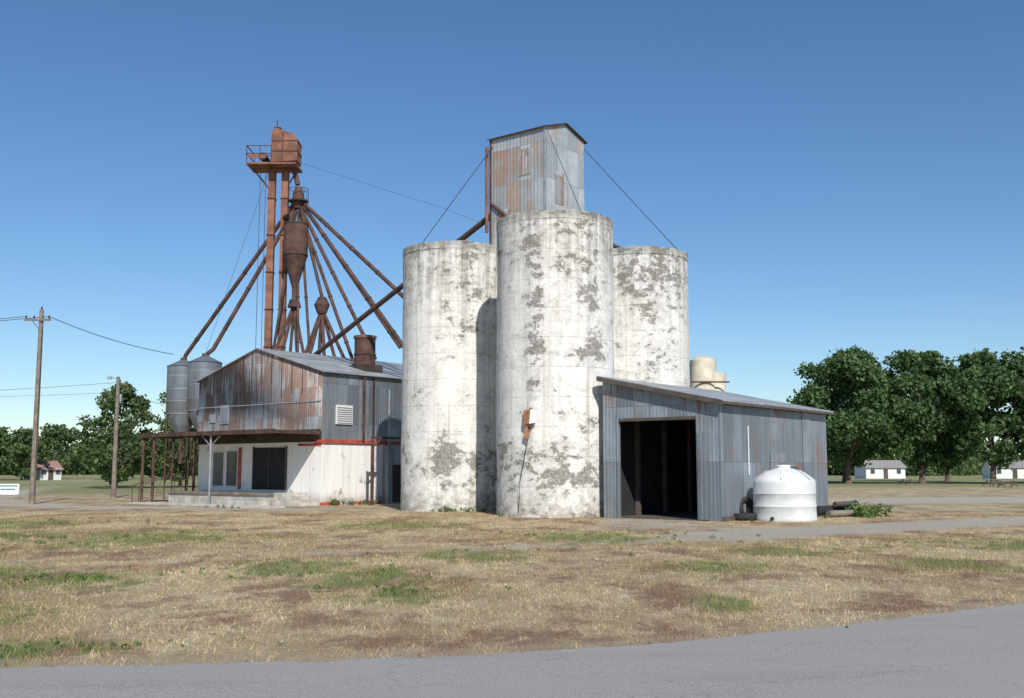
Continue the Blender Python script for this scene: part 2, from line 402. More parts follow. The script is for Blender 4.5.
for x in (-7.6,-6.9,-6.1,-5.2,-4.3,-3.4,-2.5,-1.6): b.box(x,x+.05,-.1,-.08,5.7+random.random()*.5,zE+min(1.2,(Wd/2-abs(x+Wd/2))*sl),M_rust)
b.box(-Wd,0,-.105,-.08,5.6,5.65,M_pipe_lt)
b.finish('gable_fittings',e)
b=MB()
b.cyl((-1.6,4.6,zE+.1),(-1.6,4.6,9.75),.62,M_rust,n=20); b.cyl((-1.6,4.6,9.6),(-1.6,4.6,9.75),.68,M_rust2,n=20)
b.cyl((-1.6,4.6,8.6),(-1.6,4.6,8.68),.66,M_rustd,n=20)
b.box(-2.4,-.8,3.9,5.3,zE+.1,zE+.75,M_rustd)
b.finish('roof_vent_stack',e)
b=MB()
b.box(-.0+1.75,1.9,2.0,2.12,0,3.75,M_rust); b.box(1.76,1.88,2.13,4.6,3.6,3.72,M_rust); b.path([(1.82,2.06,3.1),(1.82,2.7,3.6)],.04,M_rust)
b.box(1.765,1.875,4.5,4.595,0,3.6,M_rust)
b.box(.6,1.0,.9,1.5,0,.4,M_conc)
b.finish('pipe_frame',e)

# ------------------------------------------------------------------ bucket elevator tower
o=(-15.3,68,0)
e=empty('bucket_elevator',o)
def w(x,y,z): return (x-o[0],y-o[1],z)
b=MB()
def casing(x,y,z0_,z1_,sx,sy,mat):
    x-=o[0]; y-=o[1]
    b.box(x-sx,x+sx,y-sy,y+sy,z0_,z1_,mat)
    z=z0_+2.4
    while z<z1_-.5:
        b.box(x-sx-.04,x+sx+.04,y-sy-.04,y+sy+.04,z,z+.07,M_rustd); z+=2.45
casing(-15.78,68.1,0,21.6,.22,.22,M_rust2); casing(-14.92,68.1,0,21.6,.22,.22,M_rust2)
b.finish('leg_casings',e)
b=MB()
x0,x1=-15.75-o[0],-14.05-o[0]; y0,y1=-.6,.8
prof=[(x0,21.9),(x1,22.0),(x1,23.45),(x1-.2,23.75),(x0+.3,24.2),(x0,24.0)]
n=len(prof)
b.poly([(p[0],y0,p[1]) for p in prof],M_rust2); b.poly([(p[0],y1,p[1]) for p in prof[::-1]],M_rust2)
for i in range(n):
    p,q=prof[i],prof[(i+1)%n]; b.poly([(q[0],y0,q[1]),(p[0],y0,p[1]),(p[0],y1,p[1]),(q[0],y1,q[1])],M_rust2)
b.box(x0-.03,x1+.03,y0-.03,y1+.03,22.6,22.68,M_rust); b.box(x0+.7,x0+.78,y0-.04,y1+.04,21.95,23.9,M_rust)
b.box(x0-.03,x1+.03,y0-.03,y1+.03,23.3,23.36,M_rust)
b.box(x0+.1,x0+.5,y0+.3,y0+.8,24.1,24.35,M_rustd); b.path([(x0+.25,y0+.5,24.3),(x0+.25,y0+.5,24.9)],.03,M_rustd)
b.cyl((x0-.6,y0+.2,22.35),(x0-.6,y1,22.35),.25,M_rustd)
b.finish('head_section',e)
b=MB()
px0,px1=-17.25-o[0],-14.0-o[0]
b.box(px0,px1,-1.1,1.1,21.62,21.74,M_rust2)
for x in (px0,px0+.85,px0+1.6):
    for y in (-1.1,1.05): b.box(x,x+.05,y,y+.05,21.74,22.85,M_rust)
for z in (22.3,22.82):
    b.box(px0,px0+1.65,-1.105,-1.06,z,z+.05,M_rust); b.box(px0,px0+1.65,1.06,1.105,z,z+.05,M_rust); b.box(px0-.005,px0+.05,-1.1,1.1,z+.002,z+.048,M_rust)
b.box(px0+.1,px0+1.3,-1.09,-1.08,22.0,22.25,M_rust2)
b.path([(px0+.2,0,21.62),(-.7,0,20.3)],.05,M_rust); b.path([(px1-.1,0,21.62),(.5,0,20.3)],.05,M_rust)
for dx in (-.18,.18): b.path([(-1.05+dx-.0,-.1,0),(-1.05+dx,-.1,21.7)],.02,M_rust,5)
b.finish('service_platform',e)
b=MB()
D=(-14.0,67.9)
b.cyl(w(-14.45,68,21.95),w(-14.05,67.9,20.5),.17,M_rust)
b.cyl(w(D[0],D[1],20.3),w(D[0],D[1],19.5),.25,M_rust,r2=.42,n=16); b.cyl(w(D[0],D[1],19.5),w(D[0],D[1],18.9),.42,M_rust,r2=.3,n=16)
b.cyl(w(D[0],D[1],19.35),w(D[0],D[1],19.43),.68,M_rustd,n=16)
for i in range(8):
    t=i*math.pi/4; b.cyl(w(D[0]+.65*math.cos(t),D[1]+.65*math.sin(t),19.4),w(D[0]+.65*math.cos(t),D[1]+.65*math.sin(t),20.2),.02,M_rust,n=5)
    t2=t+math.pi/4; b.cyl(w(D[0]+.65*math.cos(t),D[1]+.65*math.sin(t),20.2),w(D[0]+.65*math.cos(t2),D[1]+.65*math.sin(t2),20.2),.02,M_rust,n=5)
b.finish('distributor',e)
b=MB()
s0=(D[0],D[1],19.2)
def spout(q,r=.13,off=(0,0,0),mat=M_rust):
    p=Vector((s0[0]+off[0],s0[1]+off[1],s0[2]+off[2])); q=Vector(q)
    b.cyl(w(*p),w(*q),r,mat,n=10)
    L_=(q-p).length; k=int(L_/3)
    for i in range(1,k+1):
        t=i/(k+.5); m_=p.lerp(q,t); d=(q-p).normalized()*.04
        b.cyl(w(*(m_-d)),w(*(m_+d)),r+.03,M_rustd,n=10)
spout((-22.0,71.0,9.55),.14,(-.3,0,0)); spout((-19.4,68.4,9.7),.14,(-.2,0,-.3))
b.path([w(-19.4,68.4,9.7),w(-19.6,67.5,9.2)],.14,M_rust)
b.path([w(-22.0,71.0,9.55),w(-22.1,71.0,9.1)],.14,M_rust)
spout((-5.4,61.4,11.1),.13,(.3,0,.1)); spout((-6.3,62.6,9.0),.13,(.3,0,-.1)); spout((-8.3,64.0,8.6),.12,(.2,0,-.3))
spout((-9.6,64.5,8.2),.11,(.1,0,-.4)); spout((-12.6,66.0,8.4),.09,(.15,0,-.4)); spout((-13.4,66.0,8.4),.08,(.05,-.2,-.4))
spout((-15.3,66.8,8.2),.09,(-.1,-.2,-.5)); spout((-7.0,66.0,9.5),.11,(.25,.2,0))
b.finish('spouts',e)
b=MB()
cx,cy=-13.9,66.9
b.cyl(w(cx,cy,17.55),w(cx,cy,15.6),.78,M_rust,n=24); b.cyl(w(cx,cy,15.6),w(cx,cy,13.4),.78,M_rust,r2=.16,n=24)
b.cyl(w(cx,cy,17.55),w(cx,cy,17.65),.81,M_rustd,n=24); b.cyl(w(cx,cy,15.55),w(cx,cy,15.62),.81,M_rustd,n=24)
b.path([w(cx-.3,cy,17.65),w(cx-.3,cy,18.3),w(cx-1.0,68,18.3)],.18,M_rust,10)
b.cyl(w(cx,cy,13.4),w(cx,cy,12.6),.17,M_rust)
b.cyl(w(cx,cy,12.7),w(cx,cy,12.2),.3,M_rustd,r2=.45,n=12)
for x in (-15.4,-14.8,-14.2,-13.5,-12.9): b.cyl(w(cx,cy,12.4),w(x,cy-.2+.5*math.sin(x*7),8.1),.10,M_rust,n=8)
c2=(-12.0,66.2)
b.cyl(w(*c2,12.75),w(*c2,12.25),.25,M_rust,r2=.5,n=14); b.cyl(w(*c2,12.25),w(*c2,11.7),.5,M_rust,r2=.3,n=14)
b.cyl(w(*c2,12.7),w(-13.8,67.8,18.9),.11,M_rust)
for x in (-13.4,-12.8,-12.2,-11.6,-10.9,-10.1): b.cyl(w(c2[0],c2[1],12.0),w(x,c2[1]-.3+.5*math.sin(x*5),8.0),.11,M_rust,n=8)
b.finish('cyclone_and_splitters',e)
b=MB()
for dy,dz_ in ((0,0),(.7,.35)):
    p=Vector((-1.0+dy*.3,51.3+dy,14.4+dz_)); q=Vector((-13.0+dy*.3,66.3+dy,8.6+dz_))
    b.cyl(w(*p),w(*q),.15 if dy==0 else .11,M_rust,n=10)
b.finish('transfer_pipe',e)
b=MB()
b.path([w(-14.3,67.5,22.0),w(-4.0,58.0,16.5),w(-1.0,51.2,13.8)],.010,M_wire,4)
b.path([w(-15.9,67.8,21.6),w(-24,72,0)],.012,M_wire,4)
b.finish('guy_cable',e)

# ------------------------------------------------------------------ hopper bins
def hopper(x,y,r,ze,zb,zc):
    e=empty('hopper_bin',(x,y,0)); b=MB()
    b.cyl((0,0,zb),(0,0,ze),r,M_bin,n=32,caps=False); b.cyl((0,0,ze),(0,0,ze+.45),r+.05,M_bin,r2=.2,n=32); b.cyl((0,0,ze+.45),(0,0,ze+.6),.22,M_rust)
    b.cyl((0,0,zc),(0,0,zb),.18,M_bin,r2=r,n=32,caps=False)
    z=zb
    while z<ze: b.cyl((0,0,z),(0,0,z+.04),r+.025,M_pipe_lt,n=32); z+=.82
    b.finish('bin_shell',e); b=MB()
    for i in range(4):
        t=math.pi/4+i*math.pi/2; b.cyl((r*1.02*math.cos(t),r*1.02*math.sin(t),0),(r*1.02*math.cos(t),r*1.02*math.sin(t),zb+.8),.05,M_rust,n=6)
        t2=t+math.pi/2; b.cyl((r*math.cos(t),r*math.sin(t),1.0),(r*math.cos(t2),r*math.sin(t2),zb-.3),.025,M_rust,n=5)
    b.cyl((0,0,zc),(0,0,zc-1.6),.14,M_rust)
    b.finish('legs',e)
hopper(-22.1,71.0,1.05,8.8,5.6,3.9); hopper(-19.6,67.4,1.05,8.7,5.6,3.9); hopper(-18.4,70.9,1.0,8.5,5.6,3.9)

e=empty('cream_storage_tank',(12.4,68,0)); b=MB()
b.cyl((-.1,0,0),(-.1,0,8.9),.85,M_cream,n=32); b.cyl((-.1,0,8.9),(-.1,0,9.15),.85,M_cream,r2=.45,n=32); b.cyl((.55,.3,0),(.55,.3,8.1),.85,M_cream,n=28)
b.box(-1.0,1.4,-.96,-.90,7.4,7.5,M_rust)
b.finish('tank_shell',e)

# ------------------------------------------------------------------ poly water tank, tyres, pipes
e=empty('water_tank',(10.35,40.65,0)); b=MB(); r=1.17
prof=[(r,0),(r+.02,.06),(r,.12),(r-.01,.5),(r+.012,.54),(r-.01,.58),(r-.01,.98),(r+.012,1.02),(r-.01,1.06),(r,1.42),(r-.03,1.52),(r-.14,1.62),(.75,1.82),(.32,1.95),(.28,1.97),(.28,2.06),(.24,2.09),(0.0,2.1)]
for p,q in zip(prof,prof[1:]): b.cyl((0,0,p[1]),(0,0,max(q[1],p[1]+1e-4)),p[0],M_poly,r2=q[0],n=48,caps=False)
b.finish('tank_body',e); b=MB()
b.cyl((-.7,-.95,.12),(-.8,-1.2,.12),.06,M_tire); b.box(.2,.5,-.2,.1,1.98,2.02,M_tire)
for k in range(6):
    t=k*math.pi/3+.2; b.poly([((r-.02)*math.cos(t-.03),(r-.02)*math.sin(t-.03),1.56),((r-.02)*math.cos(t+.03),(r-.02)*math.sin(t+.03),1.56),(.7*math.cos(t+.05),.7*math.sin(t+.05),1.9),(.7*math.cos(t-.05),.7*math.sin(t-.05),1.9)],M_poly)
b.finish('tank_fittings',e)
def tyre(loc,rot,R1=.36,R2=.12):
    bpy.ops.mesh.primitive_torus_add(major_radius=R1,minor_radius=R2,major_segments=28,minor_segments=10,location=loc,rotation=rot)
    ob=bpy.context.object; ob.name='old_tyre'; ob.data.materials.append(M_tire)
    for p in ob.data.polygons: p.use_smooth=True
    ob.scale=(1,1,1.2)
tyre((8.78,40.55,.14),(0,0,0)); tyre((9.0,41.1,.42),(1.3,0,.6))
e=empty('pipe_pile',(12.9,43.7,0)); b=MB()
b.cyl((-.6,-.3,.25),(1.3,1.3,.25),.2,M_tire,n=16); b.cyl((-.2,-.7,.15),(1.6,.7,.15),.13,M_wood,n=10); b.cyl((.3,.1,.5),(1.5,1.0,.52),.11,M_beam,n=10)
b.finish('old_pipes',e)

# ------------------------------------------------------------------ ground
roadfar=[(-300,-8),(-60,6.3),(-25,9.0),(-12,9.85),(-5,10.4),(-.1,11.1),(2.8,12.45),(7.3,15.4),(14,20.2),(30,31),(60,50),(300,200)]
rx=np.array([p[0] for p in roadfar]); ry=np.array([p[1] for p in roadfar])
_x=np.linspace(-40,60,600); _y=np.interp(_x,rx,ry); _y=np.convolve(np.pad(_y,12,'reflect',reflect_type='odd'),np.ones(25)/25,'valid')
rx=np.concatenate([[-300],_x,[300]]); ry=np.concatenate([[-8],_y,[200]])
def seg_d(X,Y,pts):
    d=np.full(X.shape,1e9)
    for (ax,ay),(bx,by) in zip(pts,pts[1:]):
        t=np.clip(((X-ax)*(bx-ax)+(Y-ay)*(by-ay))/((bx-ax)**2+(by-ay)**2),0,1)
        d=np.minimum(d,np.hypot(X-ax-t*(bx-ax),Y-ay-t*(by-ay)))
    return d
def sst(x,a,b_): t=np.clip((x-a)/(b_-a),0,1); return t*t*(3-2*t)
def gravel_mask(X,Y):
    d1=seg_d(X,Y,[(6,31),(12,35.5),(19,40.5),(30,48),(60,64),(200,140)]); g=.9*(1-sst(d1,.6,3.6))
    d0=seg_d(X,Y,[(-4,24.5),(1,27),(7,31.5)]); g=np.maximum(g,.5*(1-sst(d0,.3,2.2)))
    d2=seg_d(X,Y,[(5.2,41),(4.5,36),(9,34)]); g=np.maximum(g,.6*(1-sst(d2,.8,3.8)))
    d3=seg_d(X,Y,[(22,66),(60,80),(200,120)]); g=np.maximum(g,.9*(1-sst(d3,3,9)))
    d4=seg_d(X,Y,[(-10,52),(-24,56),(-33,66),(-60,140),(-100,260)]); g=np.maximum(g,.7*(1-sst(d4,.8,3.2)))
    return g
GB=[(-5.2,11.4,1.3),(-7.6,18.5,2.4),(-2.6,19.0,2.2),(-1.8,16.6,1.6),(-4.2,21,2.4),(2.3,30.5,4),(-10,30,5),(-14,24,4),(4.0,21,2),(13,27,4),(-4,37,4),(20,34,3),(-7,14,1.6),(3,15.5,1.0),(-18,38,5),(6,25,2.2),(-1,24,2.4),(9,22,2),(-10,20,2.5),(-15,31,4)]
def green_mask(X,Y):
    g=np.zeros(X.shape)
    for cx,cy,r in GB: g=np.maximum(g,.85*(1-sst(np.hypot(X-cx,(Y-cy)*.8),0,r*1.3)))
    g=np.maximum(g,sst(Y,95,135)*.9*sst(X,15,30)); g=np.maximum(g,sst(Y,62,95)*.85*sst(-X,22,30)); g=np.maximum(g,sst(Y,140,220)*.8)
    g=np.maximum(g,.5*(1-sst(np.abs(Y-(24+.38*X)),.5,3.5))*(X>6))
    return g
def axis(lo,hi,step,far):
    a=list(np.arange(lo,hi,step)); s=step; v=a[-1]
    while v<far: s*=1.35; v+=s; a.append(v)
    s=step; v=lo; pre=[]
    while v>-far: s*=1.35; v-=s; pre.append(v)
    return np.array(pre[::-1]+a)
xs=axis(-45,60,.45,3500); ys=axis(6,80,.45,4500)
X,Y=np.meshgrid(xs,ys); ny,nx=X.shape
roadY=np.interp(X,rx,ry)
def hgt(X,Y):
    Z=.035*np.sin(X*.7+1)*np.sin(Y*.5)+.025*np.sin(X*1.7)*np.cos(Y*1.3)
    return Z*sst(Y-np.interp(X,rx,ry),.3,3)*(1-sst(Y,34,40))*(1-gravel_mask(X,Y))*(np.abs(X)<60)
Z=np.where(Y-roadY<.0,-.02,hgt(X,Y))
me=bpy.data.meshes.new('ground'); co=np.stack([X,Y,Z],-1).reshape(-1,3)
idx=np.arange(ny*nx).reshape(ny,nx)
q=np.stack([idx[:-1,:-1],idx[:-1,1:],idx[1:,1:],idx[1:,:-1]],-1).reshape(-1,4)
def fastmesh(me,co,faces,k):
    me.vertices.add(len(co)); me.vertices.foreach_set('co',co.astype(np.float32).ravel())
    me.loops.add(faces.size); me.loops.foreach_set('vertex_index',faces.astype(np.int32).ravel())
    me.polygons.add(len(faces)); me.polygons.foreach_set('loop_start',(np.arange(len(faces))*k).astype(np.int32))
    me.polygons.foreach_set('loop_total',np.full(len(faces),k,dtype=np.int32)); me.update(); me.validate()
fastmesh(me,co,q,4)
def fattr(me,name,arr):
    a=me.attributes.new(name,'FLOAT','POINT'); a.data.foreach_set('value',arr.astype(np.float32).ravel())
fattr(me,'gravel',gravel_mask(X,Y)); fattr(me,'green',green_mask(X,Y)); fattr(me,'verge',1-sst(Y-roadY,.1,1.2))
ob=bpy.data.objects.new('ground',me); COL.objects.link(ob)

def grass_col(T,green,bright=1.0):
    p=T.n('ShaderNodeNewGeometry').outputs['Position']
    n1=T.noise(T.map(p,(1.2,.7,1)),.25,7,.65); n2=T.noise(T.map(p,(1.3,.8,1)),1.1,7,.68); n3=T.noise(p,9,5,.7); n4=T.noise(T.map(p,(1.0,.6,1),(9,4,0)),.5,9,.72)
    k=bright
    c=T.mix(T.ss(n1,.38,.62),(.41*k,.305*k,.165*k),(.58*k,.465*k,.28*k))
    c=T.mix(T.ss(n4,.48,.59,0,.88),c,(.265*k,.155*k,.098*k))
    c=T.mix(T.ss(n2,.50,.66,0,.75),c,(.66*k,.55*k,.36*k))
    gn=T.math('ADD',T.math('MULTIPLY',green,.26),T.noise(T.map(p,(1.2,.75,1)),1.3,9,.80,.5))
    c=T.mix(T.ss(gn,.60,.72,0,.85),c,T.mix(n3,(.085*k,.13*k,.03*k),(.24*k,.29*k,.085*k)))
    return c,p,n3,n2
T=NT('dry_grass_ground')
gr=T.n('ShaderNodeAttribute',attribute_name='green').outputs['Fac']; gv=T.n('ShaderNodeAttribute',attribute_name='gravel').outputs['Fac']; vg=T.n('ShaderNodeAttribute',attribute_name='verge').outputs['Fac']
c,p,n3,n2=grass_col(T,gr,.94)
c=T.mix(T.ss(n3,.35,.58,.5,0),c,(.20,.14,.085))
peb=T.noise(p,22,4,.8)
gc=T.mix(T.ss(peb,.35,.68),(.30,.27,.225),(.62,.57,.49)); gc=T.mix(T.ss(n2,.4,.7,0,.5),gc,(.38,.30,.20))
gm=T.ss(T.math('ADD',gv,T.math('MULTIPLY',T.math('SUBTRACT',T.noise(p,.9,9,.78),.5),1.7)),.38,.72,0,.9)
vm=T.math('MULTIPLY',T.ss(T.math('ADD',vg,T.math('MULTIPLY',T.math('SUBTRACT',n2,.5),1.2)),.4,.8),.7)
c=T.mix(gm,c,gc); c=T.mix(vm,c,(.40,.32,.22))
T.bump(T.math('ADD',n3,peb),.9,.06)
me.materials.append(T.set(color=c,rough=.95))

T=NT('asphalt'); p=T.n('ShaderNodeNewGeometry').outputs['Position']
f=T.noise(p,60,3,.8); g=T.noise(p,.5,6,.6); cr=T.n('ShaderNodeTexVoronoi',{'Vector':T.n('ShaderNodeVectorMath',{0:p,1:T.n('ShaderNodeTexNoise',{'Vector':p,'Scale':1.2,'Detail':5}).outputs[1]},operation='ADD').outputs[0],'Scale':.42},feature='DISTANCE_TO_EDGE').outputs[0]
c=T.mix(T.ss(f,.28,.72),(.15,.142,.132),(.42,.395,.365)); c=T.mix(T.ss(g,.4,.65,0,.45),c,(.31,.29,.265))
c=T.mix(T.ss(T.noise(T.map(p,(.25,1.4,1)),1.0,6,.6),.5,.7,0,.25),c,(.17,.16,.15))
c=T.mix(T.ss(cr,.0,.006,.28,0),c,(.07,.07,.07))
T.bump(f,.5,.008); M_asph=T.set(color=c,rough=.92)
vs=[];fs=[]
xx=np.concatenate([np.linspace(-300,-25,40),np.linspace(-24,30,700),np.linspace(31,300,40)])
pr=np.random.default_rng(3)
jit=np.cumsum(pr.normal(0,.02,len(xx))); jit-=np.convolve(np.pad(jit,12,'edge'),np.ones(25)/25,'valid'); jit+=pr.normal(0,.015,len(xx))
ye=np.interp(xx,rx,ry)
for i,x in enumerate(xx):
    jj=jit[i]*(abs(x)<31)
    vs+= [(x,ye[i]+jj,.012),(x,ye[i]-3.5,.05),(x,ye[i]-10.5,.012),(x,ye[i]-10.6,-.05),(x,ye[i]+jj+.01,-.05)]
for i in range(len(xx)-1):
    a=i*5;bq=a+5
    fs+=[(a,a+1,bq+1,bq),(a+1,a+2,bq+2,bq+1),(a+2,a+3,bq+3,bq+2),(a+4,a,bq,bq+4)]
me=bpy.data.meshes.new('road'); me.from_pydata(vs,[],fs); me.materials.append(M_asph)
ob=bpy.data.objects.new('road',me); COL.objects.link(ob)

def blades(name,N,D0,D1,pw,hmin,hmax,wd):
    u=rng.random(N); D=(D0**pw+u*(D1**pw-D0**pw))**(1/pw)
    x=(rng.random(N)*2-1)*.68*D; y=D
    ry_=np.interp(x,rx,ry); k=(y>ry_-.05+.3*rng.random(N))
    gm_=gravel_mask(x,y); k&=(gm_<.25+.5*rng.random(N))
    pt=np.sin(x*1.3+np.sin(y*.9)*2)*np.sin(y*1.1+np.sin(x*.7)*2); k&=(rng.random(N)<.75+.25*pt)
    for (cx,cy) in (C,L,Rr): k&=np.hypot(x-cx,y-cy)>R+.05
    dx=x-7.78; dy=y-39.7; la=dx*math.cos(GR)+dy*math.sin(GR); lb=-dx*math.sin(GR)+dy*math.cos(GR); k&=~((la>FL-.1)&(la<.05)&(lb>-.05))
    x=x[k];y=y[k];N=len(x); g=green_mask(x,y)
    h=(hmin+(hmax-hmin)*rng.random(N)**2.2)*(1+.7*g); a=rng.random(N)*6.283; la=rng.random(N)*6.283; ln=h*(.3+.8*rng.random(N))
    wv=wd*(.6+.8*rng.random(N))*(1+.03*y)
    z0=np.where(y>ry_[k],hgt(x,y),0.01)-.012
    c_=np.zeros((N,3,3)); c_[:,0]=np.stack([x-np.cos(a)*wv,y-np.sin(a)*wv,z0],-1); c_[:,1]=np.stack([x+np.cos(a)*wv,y+np.sin(a)*wv,z0],-1)
    c_[:,2]=np.stack([x+np.cos(la)*ln,y+np.sin(la)*ln,z0+h],-1)
    me=bpy.data.meshes.new(name); fastmesh(me,c_.reshape(-1,3),np.arange(N*3).reshape(-1,3),3)
    fattr(me,'green',np.repeat(g,3)); fattr(me,'rnd',np.repeat(rng.random(N),3))
    T=NT(name+'_mat'); gr=T.n('ShaderNodeAttribute',attribute_name='green').outputs['Fac']; rd=T.n('ShaderNodeAttribute',attribute_name='rnd').outputs['Fac']
    c,_,_,_=grass_col(T,gr,1.12)
    c=T.mix(1.0,c,T.mix(rd,(.60,.57,.52),(1.08,1.05,1.0)),'MULTIPLY')
    me.materials.append(T.set(color=c,rough=.95,**{'Specular IOR Level':.15}))
    ob=bpy.data.objects.new(name,me); COL.objects.link(ob)
blades('dry_grass',480000,10.0,48,.9,.02,.08,.004)

# ------------------------------------------------------------------ foliage
def leaf_mat(name,a,b_):
    T=NT(name); p=T.n('ShaderNodeNewGeometry').outputs['Position']; rd=T.n('ShaderNodeAttribute',attribute_name='rnd').outputs['Fac']
    c=T.mix(rd,a,b_); c=T.mix(T.ss(T.noise(p,.5,3),.4,.65,0,.5),c,tuple(x*.65 for x in a))
    T.set(color=c,rough=.65); T.b.inputs['Specular IOR Level'].default_value=.25
    tr=T.n('ShaderNodeBsdfTranslucent',{0:(b_[0]*1.3,b_[1]*1.5,b_[2],1)}); mx=T.n('ShaderNodeMixShader',{0:.22})
    T.t.links.new(T.b.outputs[0],mx.inputs[1]); T.t.links.new(tr.outputs[0],mx.inputs[2]); T.t.links.new(mx.outputs[0],T.o.inputs[0]); return T.m
M_leaf=leaf_mat('maple_leaves',(.05,.095,.035),(.125,.195,.075)); M_leaf2=leaf_mat('olive_leaves',(.06,.10,.035),(.14,.19,.075))
M_weed=leaf_mat('weed_leaves',(.07,.13,.03),(.14,.22,.06)); M_bark=plain('bark',(.12,.09,.07),.95,.3,4)
def leaves(name,clumps,per,size,mat,parent=None,loc=(0,0,0),seed=0):
    g=np.random.default_rng(seed); P=[]
    for (cx,cy,cz,r) in clumps:
        m=max(6,int(per*(r**2))); d=g.normal(size=(m,3)); d/=np.linalg.norm(d,axis=1)[:,None]
        rad=r*(.55+.5*g.random(m)**.6)[:,None]*(1+.18*g.normal(size=(m,1))); P.append(np.array([cx,cy,cz])+d*rad*np.array([1,1,.78]))
    P=np.concatenate(P); N=len(P)
    n_=g.normal(size=(N,3)); n_[:,2]+=.5; n_/=np.linalg.norm(n_,axis=1)[:,None]
    t=np.cross(n_,g.normal(size=(N,3))); t/=np.linalg.norm(t,axis=1)[:,None]; s=np.cross(n_,t)
    sz=(size*(.5+.9*g.random(N)))[:,None]
    co=np.stack([P-t*sz,P+s*sz*.6,P+t*sz,P-s*sz*.6],1).reshape(-1,3); co[:,2]=np.maximum(co[:,2],.01)
    me=bpy.data.meshes.new(name); fastmesh(me,co,np.arange(N*4).reshape(-1,4),4); fattr(me,'rnd',np.repeat(g.random(N),4)); me.materials.append(mat)
    ob=bpy.data.objects.new(name,me); COL.objects.link(ob); ob.location=loc
    if parent: ob.parent=parent
    return ob
def tree(name,x,y,h,wd,seed,cb=2.6,mat=M_leaf,size=.30,per=75,trunk=.38,nc=46):
    g=random.Random(seed); e=empty(name,(x,y,0)); cl=[]
    cz=(h+cb)/2; hh=(h-cb)/2
    while len(cl)<nc:
        a=g.random()*6.283; q=g.random()**.45; zt_=g.uniform(-1,1)
        prof=math.sqrt(max(0,1-abs(zt_)**2.6))*(1.0 if zt_<.1 else 1-.15*zt_)
        r=g.uniform(.11,.22)*wd*.58
        k=1+.13*math.sin(3*a+seed)+.08*math.sin(5*a+zt_*3)
        rr=max(0,(wd/2*k-r*.7))*prof*q
        cl.append((rr*math.cos(a),rr*math.sin(a),cz+zt_*(hh-r*.6)*(1+.05*math.sin(a*2+seed)),r))
    leaves('crown',cl,per,size,mat,e,seed=seed)
    b=MB(); top=(g.uniform(-.3,.3),g.uniform(-.3,.3),h*.45)
    b.cyl((0,0,-.1),(0,0,.5),trunk*1.35,M_bark,r2=trunk,n=10); b.cyl((0,0,.5),(top[0]*.4,top[1]*.4,cb+.8),trunk,M_bark,r2=trunk*.75,n=10)
    b.cyl((top[0]*.4,top[1]*.4,cb+.8),(top[0],top[1],h*.6),trunk*.6,M_bark,r2=.06,n=8)
    for c in cl[::4]:
        zb=max(cb*.8,c[2]*.45); b.cyl((top[0]*.5,top[1]*.5,zb),(c[0],c[1],c[2]),trunk*.3,M_bark,r2=.04,n=6)
    b.finish('trunk',e,weld=False)
for i,(x,y,h,wd_,s) in enumerate([(46.6,148,18.4,18.5,1),(57.6,150,18.8,15.5,2),(65.8,146,18.4,14.5,3),(74.8,147,19.3,16.5,4),(87,150,19,17,5),(53,170,17.0,13,6),(71,174,18.5,15,7)]):
    tree('maple_tree',x,y,h,wd_,s,2.6,M_leaf,.33,88,.42,76)
tree('shade_tree',-40.8,110,10.9,8.2,11,.8,M_leaf2,.23,150,.2,64); tree('shade_tree',-36.0,116,10.9,8.0,12,.8,M_leaf2,.23,150,.2,60)
tree('shade_tree',-45.5,122,7.6,6.5,15,.6,M_leaf2,.23,140,.2,40); tree('shade_tree',-32,124,9.5,8,16,.6,M_leaf2,.23,130,.2,44)
for x,y,h,wd_,s in [(-98,200,10.5,12,21),(-91,198,9.5,11,22),(-82,224,11,13,23),(-108,215,12,14,24),(-74,240,10.5,13,25),(-100,235,12,14,26),(-64,236,10,13,27),(-88,260,12,15,28),(-118,230,12,14,29),(-68,210,8.5,11,31),(-77,205,7.5,9,32)]:
    tree('yard_tree',x,y,h,wd_,s,.6,M_leaf if s%2 else M_leaf2,.38,56,.25,38)
cl=[];g=random.Random(9)
for i in range(420):
    x=-420+i*2.1*1.15; yv=400+40*math.sin(i*.13)+g.uniform(-12,12)
    hh=(11 if x<0 else 9)+2.5*math.sin(i*.21)+2*math.sin(i*.057+1)+g.uniform(-1,1.5)
    cl.append((x,yv,hh*.5,hh*.62)); 
    cl.append((x+g.uniform(-2,2),yv-3,hh*.22,hh*.5))
leaves('distant_tree_line',cl,9,.8,M_leaf2,seed=5)
def weeds(name,pts,r,size=.07,per=900,mat=M_weed):
    cl=[(x+random.uniform(-.15,.15),y+random.uniform(-.15,.15),r*random.uniform(.25,.7),r*random.uniform(.5,1.1)) for x,y in pts]
    leaves(name,cl,per,size,mat,seed=len(pts))
weeds('weed_bush',[(14.0,43.3),(14.4,43.5),(14.7,43.9),(14.2,44.0),(15.1,44.0)],.42,.07,1100)
weeds('weed_patch',[(-3.6+.22*i,48.7+.1*math.sin(i)) for i in range(12)],.18,.05,1500)
weeds('weed_patch',[(-9.6+.35*i,57.0+.3*i) for i in range(7)],.26,.06,1200)
weeds('weed_patch',[(-13.4-.5*i,53.0+.35*i) for i in range(5)],.14,.05,1500)
weeds('weed_patch',[(8.2,39.9),(9.0,39.5),(11.6,40.6),(11.9,41.2),(-.6,43.7),(3.4,43.0)],.13,.05,1500)
rw=random.Random(12)
